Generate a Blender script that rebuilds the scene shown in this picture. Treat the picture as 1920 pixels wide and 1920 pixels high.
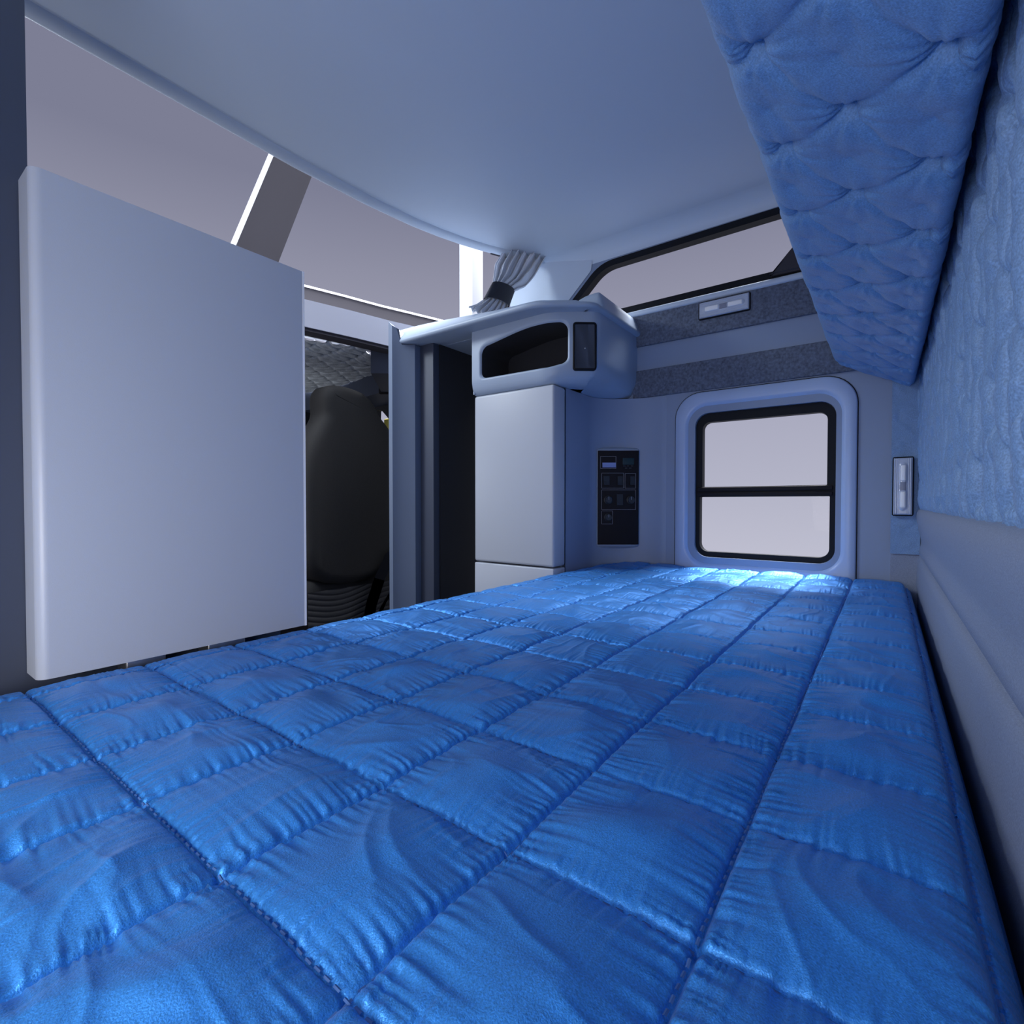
import bpy, bmesh, math, random
import numpy as np
from mathutils import Vector, Matrix
random.seed(7); rng = np.random.default_rng(11)
for o in list(bpy.data.objects): bpy.data.objects.remove(o)
S = bpy.context.scene
COL = S.collection

# ------------------------------------------------------------ camera
F = 950.0; PITCH = math.atan(17.5/F); YAW = math.atan(702/F)
cam = bpy.data.cameras.new('camera'); cam.lens = 36*F/1920; cam.sensor_width = 36; cam.clip_start = 0.01
camo = bpy.data.objects.new('camera', cam); COL.objects.link(camo)
camo.rotation_euler = (math.pi/2-PITCH, 0, YAW-math.pi/2)
S.camera = camo

# ------------------------------------------------------------ world (studio sky: lavender grey low, bright overhead)
w = bpy.data.worlds.new('sky'); S.world = w; w.use_nodes = True
nt = w.node_tree; nt.nodes.clear()
tc = nt.nodes.new('ShaderNodeTexCoord'); sx = nt.nodes.new('ShaderNodeSeparateXYZ')
mr = nt.nodes.new('ShaderNodeMapRange'); mr.inputs['From Min'].default_value = -1; mr.inputs['From Max'].default_value = 1
cr = nt.nodes.new('ShaderNodeValToRGB'); bg = nt.nodes.new('ShaderNodeBackground'); wo = nt.nodes.new('ShaderNodeOutputWorld')
nt.links.new(tc.outputs['Generated'], sx.inputs[0]); nt.links.new(sx.outputs['Z'], mr.inputs[0])
nt.links.new(mr.outputs[0], cr.inputs[0]); nt.links.new(cr.outputs[0], bg.inputs[0]); nt.links.new(bg.outputs[0], wo.inputs[0])
def lin(r, g, b):
    return tuple(((c/255)/12.92 if c/255 <= .04045 else ((c/255+.055)/1.055)**2.4) for c in (r, g, b))
def ramp_set(ramp, pts):
    e = ramp.elements
    while len(e) > 1: e.remove(e[-1])
    e[0].position = pts[0][0]; e[0].color = (*pts[0][1], 1)
    for p, c in pts[1:]:
        n = e.new(p); n.color = (*c, 1)
WS = 8.0
def wc(c): return tuple(x/WS for x in c)
ramp_set(cr.color_ramp, [(0.0, wc(lin(205,205,215))), (.44, wc(lin(196,196,211))), (.5, wc(lin(184,185,202))), (.58, wc(lin(172,173,192))),
    (.65, wc(lin(154,155,174))), (.70, wc(lin(142,143,163))), (.75, wc(lin(124,126,148))), (.86, wc(lin(124,126,148))), (.90, (.50,.56,.66)), (1, (.62,.66,.70))])
bg.inputs[1].default_value = WS

def area(name, loc, target, size, power, color):
    l = bpy.data.lights.new(name, 'AREA'); l.shape = 'RECTANGLE'; l.size, l.size_y = size; l.energy = power; l.color = color
    o = bpy.data.objects.new(name, l); COL.objects.link(o); o.location = loc
    o.rotation_euler = (Vector(target)-Vector(loc)).to_track_quat('-Z', 'Y').to_euler()
    return o
# added fill lamps overhead, beside the bed and in the cab; windscreen daylight; sun outside
area('overhead_fill', (0.35, 0.78, 1.17), (0.65, .45, 0), (.7, .4), 1.5, (.70, .84, 1.0))  # added fill above the bed, no fitting modelled
area('low_side_fill', (-.45, .30, -.09), (.6, 1.0, -.22), (.5, .3), 7.3, (1.0, .97, .94))  # added low fill that brightens the panel and cabinet fronts
area('daylight_windscreen', (.25, 2.85, 1.75), (1.3, .35, -.2), (.7, .5), 42.0, (.84, .93, 1.0))
area('headliner_fill', (.75, 3.3, .15), (1.9, 2.7, .85), (.6, .5), 6.0, (.9, .95, 1.0))  # added lamp hidden behind the panel, lifts the headliner
sun = bpy.data.lights.new('sun', 'SUN'); sun.energy = 13; sun.angle = math.radians(30); sun.color = (1, 1, 1)
suno = bpy.data.objects.new('sun', sun); COL.objects.link(suno)
suno.rotation_euler = Vector((-.55, .04, -1)).to_track_quat('-Z', 'Y').to_euler()

S.view_settings.view_transform = 'Standard'; S.view_settings.look = 'None'
S.view_settings.exposure = 0; S.view_settings.gamma = 1; S.view_settings.use_curve_mapping = False

# ------------------------------------------------------------ materials
def mat(name, color, rough=.5, metal=0, spec=.5, noise=None, bump=None, sheen=0, coat=0):
    m = bpy.data.materials.new(name); m.use_nodes = True; t = m.node_tree; b = t.nodes['Principled BSDF']
    b.inputs['Base Color'].default_value = (*color, 1); b.inputs['Roughness'].default_value = rough
    b.inputs['Metallic'].default_value = metal; b.inputs['Specular IOR Level'].default_value = spec
    if sheen: b.inputs['Sheen Weight'].default_value = sheen; b.inputs['Sheen Roughness'].default_value = .4
    if coat: b.inputs['Coat Weight'].default_value = coat
    if noise or bump:
        co = t.nodes.new('ShaderNodeTexCoord')
    if noise:   # (scale, amount)
        n = t.nodes.new('ShaderNodeTexNoise'); n.inputs['Scale'].default_value = noise[0]; n.inputs['Detail'].default_value = 5
        r = t.nodes.new('ShaderNodeValToRGB'); a = noise[1]
        ramp_set(r.color_ramp, [(.3, tuple(c*(1-a) for c in color)), (.7, tuple(min(1, c*(1+a)) for c in color))])
        t.links.new(co.outputs['Object'], n.inputs[0]); t.links.new(n.outputs[0], r.inputs[0]); t.links.new(r.outputs[0], b.inputs['Base Color'])
    if bump:    # (scale, strength)
        n = t.nodes.new('ShaderNodeTexNoise'); n.inputs['Scale'].default_value = bump[0]; n.inputs['Detail'].default_value = 3
        u = t.nodes.new('ShaderNodeBump'); u.inputs['Strength'].default_value = bump[1]; u.inputs['Distance'].default_value = .002
        t.links.new(co.outputs['Object'], n.inputs[0]); t.links.new(n.outputs[0], u.inputs['Height']); t.links.new(u.outputs[0], b.inputs['Normal'])
    return m
PL = (.31, .38, .50)
M = {
 'plastic': mat('blue_grey_plastic', PL, .42, bump=(600, .12)),
 'panel': mat('cabinet_laminate', (.44, .47, .54), .38, bump=(500, .06)),
 'wall': mat('wall_plastic', (.22, .28, .41), .5, bump=(500, .08)),
 'surround': mat('window_surround_plastic', (.36, .46, .68), .36, bump=(400, .1)),
 'ceiling': mat('ceiling_liner', (.52, .60, .72), .6, bump=(400, .08)),
 'carpet': mat('carpet_band', (.115, .135, .19), .95, noise=(110, .35), bump=(500, .8)),
 'rubber': mat('black_rubber', (.006, .007, .011), .6, spec=.2),
 'black': mat('black_plastic', (.010, .008, .011), .7, spec=.25),
 'dark': mat('dark_matte', (.018, .019, .026), .9),  # near-black matte; the recess side holds its shade in it
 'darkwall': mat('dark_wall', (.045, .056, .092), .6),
 'post': mat('post_plastic_shaded', (.15, .19, .28), .5, bump=(500, .08)),  # plastic tone darkened to carry the shade on the post face
 'duvet': mat('blue_satin', (.045, .27, .74), .40, metal=.45, spec=.4, noise=(700, .22), bump=(900, .3), sheen=.08),
 'thread': mat('seam_thread', (.05, .13, .36), .7),
 'tuft': mat('tufted_fabric', (.165, .275, .47), .6, noise=(500, .28), bump=(900, .15), sheen=.05),
 'bunkfab': mat('bunk_fabric', (.125, .26, .50), .5, noise=(500, .25), bump=(900, .4), sheen=.1),
 'lowwall': mat('grainy_vinyl', (.22, .26, .36), .6, noise=(600, .2), bump=(900, .3)),
 'curtain': mat('curtain_cloth', (.74, .77, .84), .7, sheen=.3),
 'tie': mat('dark_tie', (.018, .02, .03), .7),
 'white': mat('white_paint', (.9, .9, .92), .5),
 'beam': mat('cab_header', (.62, .62, .70), .5),
 'greytrim': mat('grey_trim', (.06, .056, .066), .9, spec=.1),
 'seat': mat('charcoal_seat_fabric', (.019, .0175, .0175), .85, noise=(300, .2), bump=(700, .3)),
 'seatlow': mat('charcoal_quilted_fabric', (.03, .03, .035), .8, bump=(400, .3)),
 'belt': mat('belt_webbing', (.07, .075, .10), .7),
 'head': mat('grey_headliner', (.6, .64, .70), .9, noise=(260, .35), bump=(500, .6)),
 'lens': mat('lamp_lens', (.45, .50, .62), .2, coat=.5),
 'lensdark': mat('lamp_bulb_clip', (.22, .24, .32), .4),
 'metal': mat('satin_metal', (.5, .5, .52), .35, metal=.9),
 'mirror': mat('tinted_acrylic', (.13, .15, .20), .3, metal=.2),
 'line': mat('printed_line', (.30, .30, .34), .6),
 'switch': mat('switch_plastic', (.022, .026, .034), .4),
 'lcd': mat('display_glass', (.02, .04, .045), .2),
 'rockblue': mat('pale_blue_rocker', (.25, .32, .62), .4),
 'yellow': mat('yellow_paint', (.85, .75, .15), .5),
}
gm = bpy.data.materials.new('window_glass'); gm.use_nodes = True; t = gm.node_tree; t.nodes.clear()
tr = t.nodes.new('ShaderNodeBsdfTransparent'); gl = t.nodes.new('ShaderNodeBsdfGlossy'); gl.inputs['Roughness'].default_value = .02
mx = t.nodes.new('ShaderNodeMixShader'); mx.inputs[0].default_value = .001; ou = t.nodes.new('ShaderNodeOutputMaterial')
tr.inputs[0].default_value = (.98, .98, .99, 1)
t.links.new(tr.outputs[0], mx.inputs[1]); t.links.new(gl.outputs[0], mx.inputs[2]); t.links.new(mx.outputs[0], ou.inputs[0])
M['glass'] = gm

# ------------------------------------------------------------ helpers
def link(name, me, m, parent=None, smooth=False):
    o = bpy.data.objects.new(name, me); COL.objects.link(o)
    if m: me.materials.append(M[m] if isinstance(m, str) else m)
    if parent: o.parent = parent
    if smooth: me.polygons.foreach_set('use_smooth', [True]*len(me.polygons))
    return o
def obj(name, bm, m, parent=None, smooth=False, auto=None):
    bmesh.ops.recalc_face_normals(bm, faces=bm.faces)
    if auto is not None:
        for e in bm.edges:
            if len(e.link_faces) == 2 and e.calc_face_angle(0) > math.radians(auto): e.smooth = False
        smooth = True
    me = bpy.data.meshes.new(name); bm.to_mesh(me); bm.free()
    return link(name, me, m, parent, smooth)
def tag(o, label=None, cat=None, group=None, kind=None):
    if label: o['label'] = label
    if cat: o['category'] = cat
    if group: o['group'] = group
    if kind: o['kind'] = kind
    return o
def struct(o, label): return tag(o, label, 'structure', kind='structure')
def empty(name, loc, label, cat, group=None, kind=None, rz=0):
    o = bpy.data.objects.new(name, None); COL.objects.link(o); o.location = loc; o.rotation_euler = (0, 0, rz); o.empty_display_size = .05
    return tag(o, label, cat, group, kind)
def setloc(o, root):   # mesh authored in world space, parented under a translated Empty
    o.matrix_parent_inverse = Matrix.Translation(-root.location) if False else root_inv(root)
def root_inv(root):
    return (Matrix.Translation(root.location) @ root.rotation_euler.to_matrix().to_4x4()).inverted()
def wobj(name, bm, m, root, smooth=False, auto=None):   # world-space part
    bm.transform(root_inv(root)); return obj(name, bm, m, root, smooth, auto)
def box(bm, x0, x1, y0, y1, z0, z1, bev=0, seg=3):
    r = bmesh.ops.create_cube(bm, size=1); vs = r['verts']
    for v in vs: v.co = Vector(((x0+x1)/2+v.co.x*(x1-x0), (y0+y1)/2+v.co.y*(y1-y0), (z0+z1)/2+v.co.z*(z1-z0)))
    if bev:
        es = list({e for v in vs for e in v.link_edges})
        bmesh.ops.bevel(bm, geom=es, offset=bev, segments=seg, profile=.5, affect='EDGES')
def nbox(*a, **k):
    bm = bmesh.new(); box(bm, *a, **k); return bm
def rrect(a0, a1, b0, b1, r, n=8):   # rounded rectangle, 4*n+... points, r may be 4 radii (a1b1, a0b1, a0b0, a1b0)
    if not isinstance(r, (list, tuple)): r = [r]*4
    P = []
    for k, (ca, cb, sa, sb, t0) in enumerate([(a1, b1, -1, -1, 0), (a0, b1, 1, -1, 90), (a0, b0, 1, 1, 180), (a1, b0, -1, 1, 270)]):
        for i in range(n+1):
            t_ = math.radians(t0+90*i/n)
            P.append((ca+sa*r[k]+r[k]*math.cos(t_), cb+sb*r[k]+r[k]*math.sin(t_)))
    return P
def round_poly(P, R, n=6):   # fillet polygon corners
    out = []; N = len(P)
    for i in range(N):
        p = Vector(P[i]); a = Vector(P[i-1]); b = Vector(P[(i+1) % N]); r = R[i] if isinstance(R, (list, tuple)) else R
        if r <= 0: out.append(tuple(p)); continue
        da = (a-p).normalized(); db = (b-p).normalized()
        for k in range(n+1):
            s = k/n; out.append(tuple((p+da*r)*(1-s)**2+p*2*s*(1-s)+(p+db*r)*s**2))
    return out
def plate(outer, holes, axis, v0, v1):
    """flat plate with holes, given as 2D loops in the two other axes, thickness v0..v1 along axis"""
    bm = bmesh.new(); es = []
    def P(a, b, v): return {0: (v, a, b), 1: (a, v, b), 2: (a, b, v)}[axis]
    for L in [outer]+list(holes):
        vs = [bm.verts.new(P(a, b, v0)) for a, b in L]
        es += [bm.edges.new((vs[i], vs[(i+1) % len(vs)])) for i in range(len(vs))]
    bmesh.ops.triangle_fill(bm, edges=es, use_beauty=True, use_dissolve=False)
    g = bmesh.ops.extrude_face_region(bm, geom=list(bm.faces))
    d = [0, 0, 0]; d[axis] = v1-v0
    bmesh.ops.translate(bm, vec=d, verts=[e for e in g['geom'] if isinstance(e, bmesh.types.BMVert)])
    return bm
def loft(loops, closed=True, cap=False):
    bm = bmesh.new(); R = [[bm.verts.new(p) for p in L] for L in loops]; n = len(loops[0])
    for a, b in zip(R, R[1:]):
        for i in range(n if closed else n-1):
            j = (i+1) % n
            try: bm.faces.new((a[i], a[j], b[j], b[i]))
            except ValueError: pass
    if cap:
        bm.faces.new(R[0]); bm.faces.new(R[-1])
    return bm
def tube(bm, pts, r, n=8):
    pts = [Vector(p) for p in pts]; rings = []
    for i, p in enumerate(pts):
        d = (pts[min(i+1, len(pts)-1)]-pts[max(i-1, 0)]).normalized()
        a = d.orthogonal().normalized() if i == 0 else (rings[-1][1]-d*rings[-1][1].dot(d)).normalized()
        b = d.cross(a); rings.append(([bm.verts.new(p+a*r*math.cos(2*math.pi*k/n)+b*r*math.sin(2*math.pi*k/n)) for k in range(n)], a))
    for (A, _), (B, _) in zip(rings, rings[1:]):
        for k in range(n): bm.faces.new((A[k], A[(k+1) % n], B[(k+1) % n], B[k]))
    bm.faces.new(rings[0][0]); bm.faces.new(rings[-1][0][::-1])
def vnoise(x, y, seed=0):   # smooth value noise, numpy
    r = np.random.default_rng(seed).random((128, 128)); xi = np.floor(x).astype(int); yi = np.floor(y).astype(int)
    fx = x-xi; fy = y-yi; fx = fx*fx*(3-2*fx); fy = fy*fy*(3-2*fy)
    g = lambda i, j: r[i % 128, j % 128]
    return (g(xi, yi)*(1-fx)+g(xi+1, yi)*fx)*(1-fy)+(g(xi, yi+1)*(1-fx)+g(xi+1, yi+1)*fx)*fy*1.0 - .5
def grid_mesh(name, X, Y, Z):   # X,Y,Z arrays (nu,nv)
    nu, nv = X.shape; co = np.stack([X, Y, Z], -1).reshape(-1, 3)
    i = np.arange(nu-1)[:, None]*nv+np.arange(nv-1)[None, :]
    f = np.stack([i, i+nv, i+nv+1, i+1], -1).reshape(-1, 4)
    me = bpy.data.meshes.new(name); me.vertices.add(len(co)); me.vertices.foreach_set('co', co.astype(np.float32).ravel())
    me.loops.add(f.size); me.loops.foreach_set('vertex_index', f.astype(np.int32).ravel())
    me.polygons.add(len(f)); me.polygons.foreach_set('loop_start', np.arange(0, f.size, 4, dtype=np.int32))
    me.update(calc_edges=True); me.validate()
    return me

# ============================================================ STRUCTURE
XW = 2.19
# side wall with two window openings
sidewin = rrect(.15, .655, -.228, .375, .055)
upper_out = round_poly([(-.02, .862), (1.39, .862), (1.10, 1.13), (-.02, 1.135)], [.02, .03, .07, .02])
wall_outer = [(-.15, -.9), (1.62, -.9), (1.66, .80), (1.60, 1.22), (-.15, 1.22)]
struct(obj('wall_right', plate(wall_outer, [sidewin, upper_out], 0, XW, XW+.035), 'wall'), 'blue-grey moulded side wall that holds both windows at the foot of the bed')
# carpeted bands and sill on the side wall
struct(obj('trim_1', nbox(XW-.012, XW+.002, -.09, .93, .47, .592, bev=.004), 'carpet', auto=40), 'lower dark carpeted band running above the lower window')
struct(obj('trim_2', nbox(XW-.012, XW+.002, -.09, .93, .70, .838, bev=.004), 'carpet', auto=40), 'upper dark carpeted band under the long upper window')
struct(obj('trim_3', nbox(XW-.020, XW+.01, -.09, 1.2, .836, .862, bev=.009), 'ceiling', auto=60), 'pale rounded sill ledge below the long upper window')
# corner console wall: cabinet side then diagonal
path = [(1.80, 1.058)]+round_poly([(1.90, 1.058), (2.078, 1.058), (2.188, .905), (2.1885, .78)], [0, .085, .10, 0], 12)+[(2.195, .77)]
bm = loft([[(x, y, z) for x, y in path] for z in (-.9, .468)], closed=False)
struct(obj('wall_corner', bm, 'wall', auto=50), 'curved corner wall between the tall cabinet and the lower window')
# ceiling slab, edge lining and wall fillet
front = [(2.19, 1.42), (2.10, 1.445), (2.03, 1.475), (1.969, 1.503), (1.868, 1.553), (1.756, 1.597), (1.64, 1.632), (1.514, 1.661), (1.3, 1.69), (1.0, 1.71), (-.6, 1.72)]
cp = [(-.6, -.12), (2.19, -.12)]+front
bm = plate(cp, [], 2, 1.2, 1.245); struct(obj('ceiling', bm, 'ceiling'), 'pale blue-grey ceiling panel with a curved front edge')
lp = [Vector(p) for p in front]; inner = []
for i, p in enumerate(lp):
    d = (lp[min(i+1, len(lp)-1)]-lp[max(i-1, 0)]).normalized(); inner.append((p.x+d.y*(-.045)*-1*-1, p.y-abs(d.x)*.05))
rows = []
for (p, q) in zip(front, inner):
    m_ = ((p[0]*2+q[0])/3, (p[1]*2+q[1])/3)
    rows.append([(p[0], p[1]+.004, 1.245), (p[0], p[1]+.006, 1.20), (p[0], p[1]-.004, 1.190), (m_[0], m_[1], 1.186), (q[0], q[1], 1.192), (q[0], q[1]-.004, 1.2)])
struct(obj('trim_4', loft(rows, closed=False), 'ceiling', smooth=True), 'rounded lip along the curved front edge of the ceiling')
fl = []
for y in np.linspace(-.1, 1.42, 20):
    fl.append([(XW-.075+.075*math.sin(a), y, 1.2-.062+.062*math.cos(a)) for a in np.linspace(0, math.pi/2, 9)])
struct(obj('trim_5', loft(fl, closed=False), 'ceiling', smooth=True), 'rounded corner where the ceiling meets the side wall')
# front pillar skin beside upper window, merging into ceiling
pr = []
for z in np.linspace(.74, 1.2, 16):
    fz = max(0, (z-1.0)/.2)
    yb = 1.40-(z-.862)*1.08 if z > .862 else 1.40
    yb = max(yb, 1.13)
    pr.append([(XW-.004-.05*fz**2.5*k*(1-.2*k)-.03*math.sin(k*math.pi*.5)**2*1.2, yb+.012+(1.60-yb-.012)*k, z) for k in np.linspace(0, 1, 12)])
struct(obj('trim_6', loft(pr, closed=False), 'ceiling', smooth=True), 'pale pillar between the upper window and the curtain')
# wall behind the bed (tufted upholstery above, moulded vinyl below)
def tuft_grid(U, V, pu, pv, u0, v0, amp, seed, folds=.6, ex=.32):
    """diamond button tufting height field on coordinates U,V (metres): >0 = puffed"""
    a = (U-u0)/pu; b = (V-v0)/(2*pv)
    p = a+b; q = a-b                       # buttons at integer p,q
    rp, rq = p-np.round(p), q-np.round(q)
    dp = np.abs(rp); dq = np.abs(rq)
    # diagonal pinch lines fade away from the buttons
    lp = 1-np.exp(-dp/.05)*np.exp(-(dq/.40)**2); lq = 1-np.exp(-dq/.05)*np.exp(-(dp/.40)**2)
    n2 = np.sqrt((dp*2)**2+(dq*2)**2)
    dome = np.clip(np.sin(math.pi*np.clip(dp+dq, 0, 1)), 0, 1)**ex
    pit = np.exp(-(n2/.13)**1.3)
    ang = np.arctan2(rp-rq, rp+rq)
    radial = np.abs(np.sin(ang*5.5+seed))**.5*np.exp(-n2/.42)*np.clip(n2/.1, 0, 1)
    return amp*(.45*dome+.6*lp*lq-1.0*pit+.30*(radial-.5*np.exp(-n2/.42))*folds+.25*vnoise(U*14, V*14, seed))
u = np.linspace(-.6, 2.185, 1500); v = np.linspace(-.03, 1.2, 240); U, V = np.meshgrid(u, v, indexing='ij')
H = tuft_grid(U, V, .178, .082, .629, .022, .022, 3, folds=1.2, ex=.7)
def crease(per, off, warp, sd, width):
    q = (U-.629+off+warp*vnoise(U*4, V*8, sd)+.35*warp*vnoise(U*10, V*26, sd+1))/per; d = np.abs(q-np.round(q))*per
    return np.exp(-(d/width)**2)*np.clip(.55+1.6*vnoise(U*7+sd, V*11, sd+2), 0, 1)
bol = np.abs(np.sin((U-.629+.006*vnoise(U*4, V*8, 5)+.002*vnoise(U*10, V*26, 6))/.089*math.pi))**.5
H = 1.5*H+.012*bol-.034*crease(.089, 0, .006, 5, .0034)-.010*crease(.0445, .02, .014, 15, .0028)+.0018*vnoise(U*70+4*vnoise(U*8, V*8, 4), V*9, 9)
H -= .006*np.exp(-((V+.012)/.012)**2)*np.abs(np.cos((U-.53)/.178*math.pi))**6
edge = np.clip((V+.03)/.02, 0, 1)**.5
me = grid_mesh('wall_back', U, np.where(V > -.031, -.1+(H-np.percentile(H, 99.5)+.021)*edge, 0), V)
struct(obj('trim_20', nbox(-.6, 2.2, -.21, -.18, -.9, 1.2), 'darkwall'), 'solid rear shell behind the tufted wall')
struct(link('wall_back', me, 'tuft', smooth=True), 'light blue button-tufted upholstery on the wall behind the bed')
prof = [(-.16, -.014), (-.100, -.018), (-.086, -.024), (-.082, -.034), (-.081, -.048), (-.083, -.068), (-.088, -.095), (-.094, -.122), (-.0945, -.135), (-.091, -.155), (-.089, -.170), (-.0935, -.1735), (-.089, -.177), (-.0935, -.1815), (-.089, -.185),
        (-.086, -.21), (-.0845, -.24), (-.083, -.27), (-.087, -.30), (-.090, -.9)]
bm = loft([[(x, y, z) for y, z in prof] for x in np.linspace(-.6, 2.185, 6)], closed=False)
struct(obj('baseboard_back', bm, 'lowwall', auto=60), 'grey-blue moulded vinyl panel with grooves under the tufted wall, beside the bed')
# left wall behind hanging panel
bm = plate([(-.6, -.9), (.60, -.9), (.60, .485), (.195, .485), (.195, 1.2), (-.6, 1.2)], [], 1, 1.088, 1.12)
struct(obj('wall_left', bm, 'darkwall'), 'dark blue-grey wall behind the large hanging panel')
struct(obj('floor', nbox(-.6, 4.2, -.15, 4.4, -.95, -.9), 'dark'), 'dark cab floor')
# doorway posts beside the cab opening
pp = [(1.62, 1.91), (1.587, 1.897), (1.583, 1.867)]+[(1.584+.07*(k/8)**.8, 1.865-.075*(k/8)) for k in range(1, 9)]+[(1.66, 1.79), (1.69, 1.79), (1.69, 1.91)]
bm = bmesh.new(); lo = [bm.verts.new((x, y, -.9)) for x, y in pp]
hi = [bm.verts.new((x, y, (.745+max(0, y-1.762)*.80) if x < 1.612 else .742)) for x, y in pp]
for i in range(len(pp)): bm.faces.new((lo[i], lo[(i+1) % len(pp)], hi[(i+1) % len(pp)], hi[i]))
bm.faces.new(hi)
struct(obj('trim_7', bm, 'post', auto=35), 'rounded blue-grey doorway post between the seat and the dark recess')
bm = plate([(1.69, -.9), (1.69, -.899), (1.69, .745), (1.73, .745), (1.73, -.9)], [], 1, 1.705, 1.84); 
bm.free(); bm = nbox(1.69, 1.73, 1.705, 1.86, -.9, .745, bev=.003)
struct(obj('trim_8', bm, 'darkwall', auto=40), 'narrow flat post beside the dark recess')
bm = nbox(1.73, 2.2, 1.70, 1.73, -.9, .745); struct(obj('wall_front', bm, 'dark'), 'dark side of the recess left of the tall cabinet')  # deep recess shade put into the near-black colour

# ============================================================ WINDOWS
def R3(L, x): return [(x, a, b) for a, b in L]
w1 = empty('window_1', (XW, .4, .07), 'lower side window with black rubber frame and two panes', 'structure', kind='structure')
A = lambda y0, y1, z0, z1, r, x: R3(rrect(y0, y1, z0, z1, r, 10), x)
bm = loft([A(.086, .736, -.50, .462, (.105, .105, .02, .02), XW+.004), A(.086, .736, -.50, .462, (.105, .105, .02, .02), XW-.006),
           A(.090, .732, -.496, .458, (.102, .102, .02, .02), XW-.010), A(.118, .700, -.272, .420, .092, XW-.010),
           A(.124, .692, -.264, .413, .088, XW-.008), A(.132, .684, -.256, .405, .08, XW-.001), A(.140, .672, -.244, .393, .072, XW+.012), A(.150, .656, -.230, .377, .060, XW+.022), A(.153, .652, -.226, .374, .056, XW+.024)])
wobj('window_surround', bm, 'surround', w1, smooth=True)
bm = loft([A(.083, .739, -.50, .465, (.107, .107, .02, .02), XW+.002), A(.083, .739, -.50, .465, (.107, .107, .02, .02), XW-.003), A(.0865, .7355, -.497, .4615, (.105, .105, .02, .02), XW-.003)])
wobj('shadow_gap', bm, 'rubber', w1)
bm = plate(rrect(.150, .655, -.228, .375, .058, 8), [rrect(.178, .628, .066, .338, (.03, .03, .003, .003), 6), rrect(.169, .638, -.206, .024, (.003, .003, .035, .035), 6)], 0, XW+.016, XW+.05)
wobj('window_frame', bm, 'rubber', w1)
wobj('window_rail', nbox(XW+.008, XW+.03, .160, .648, .026, .042, bev=.003), 'black', w1, auto=40)
wobj('window_rail', nbox(XW+.010, XW+.03, .160, .648, .047, .064, bev=.003), 'black', w1, auto=40)
wobj('pane', nbox(XW+.034, XW+.038, .172, .634, .06, .345), 'glass', w1)
wobj('pane', nbox(XW+.040, XW+.044, .164, .642, -.212, .03), 'glass', w1)
w2 = empty('window_2', (XW, .6, .86), 'long upper side window with black frame above the carpeted band', 'structure', kind='structure')
bm = plate(upper_out, [round_poly([(.0, .893), (1.315, .893), (1.085, 1.102), (.0, 1.108)], [.02, .03, .06, .02])], 0, XW-.004, XW+.04)
wobj('window_frame', bm, 'rubber', w2)
wobj('pane', plate(round_poly([(-.005, .885), (1.335, .885), (1.09, 1.108), (-.005, 1.112)], [.02, .03, .06, .02]), [], 0, XW+.025, XW+.029), 'glass', w2)
bm = plate(round_poly([(.375, .872), (.30, .955), (.235, 1.02), (.05, 1.08), (.05, .862)], [.01, .03, .03, .01, .01]), [], 0, XW-.025, XW+.0)
bmesh.ops.bevel(bm, geom=[e for e in bm.edges if len(e.link_faces) == 2 and e.calc_face_angle(0) > .6], offset=.008, segments=3, affect='EDGES')
struct(obj('trim_9', bm, 'greytrim', auto=60), 'grey moulded gusset at the end of the upper window beside the raised bunk')

# ============================================================ MATTRESS
Z0 = -.277; XN, XFR, YR, YL = -.55, 2.165, -.072, 1.018
u = np.concatenate([np.linspace(XN, -.1, 60)[:-1], np.linspace(-.1, XFR, 1100)]); v = np.linspace(YR, YL, 560)
U, V = np.meshgrid(u, v, indexing='ij')
gx = .1475; x0s = .168; sy_ = [-.054, .092, .238, .390, .542, .680, .830, .972]
a = (U-x0s)/gx+.012*vnoise(U*3, V*9, 41); fa = a-np.floor(a); da = np.minimum(fa, 1-fa)*gx
k = np.clip(np.searchsorted(sy_, V)-1, 0, len(sy_)-2); s = np.array(sy_); fb = np.clip((V-s[k])/(s[k+1]-s[k]), 0, 1)
db = np.min(np.abs(V[..., None]+.003*vnoise(U*7, V*0, 42)[..., None]-s), -1)
pa = np.clip(np.sin(math.pi*fa), 0, 1)**.5; pb = np.clip(np.sin(math.pi*fb), 0, 1)**.5
pb = np.where(V > s[-1], np.clip((YL-V)/.046*3, 0, 1)*0+.4, pb)
cell = .7+.6*(np.sin(np.floor(a)*12.9+k*78.2)*43758.5 % 1)
H = .0115*(.25*(pa*pb)**.6+.75*pa*pb)*(.85+.15*cell)
# puckers that run square to each seam
wu = U+.010*vnoise(U*22, V*22, 1); wv = V+.010*vnoise(U*22, V*22, 2)
ex1 = .012+.026*np.clip(vnoise(U*9, V*60, 71)+.5, 0, 1)**2; ex2 = .012+.032*np.clip(vnoise(U*60, V*9, 72)+.5, 0, 1)**2
def sharp(n): return .5-np.abs(n)*2
pk1 = sharp(vnoise(wu*10+300, wv*210, 3))*np.exp(-da/ex1)+.5*vnoise(wu*16, wv*300, 13)*np.exp(-da/.008)
pk2 = sharp(vnoise(wu*210, wv*10+200, 4))*np.exp(-db/ex2)+.6*vnoise(wu*300, wv*12, 14)*np.exp(-db/.011)
H += .0050*pk1*np.clip(da/.006, 0, 1)+.0062*pk2*np.clip(db/.006, 0, 1)
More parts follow.
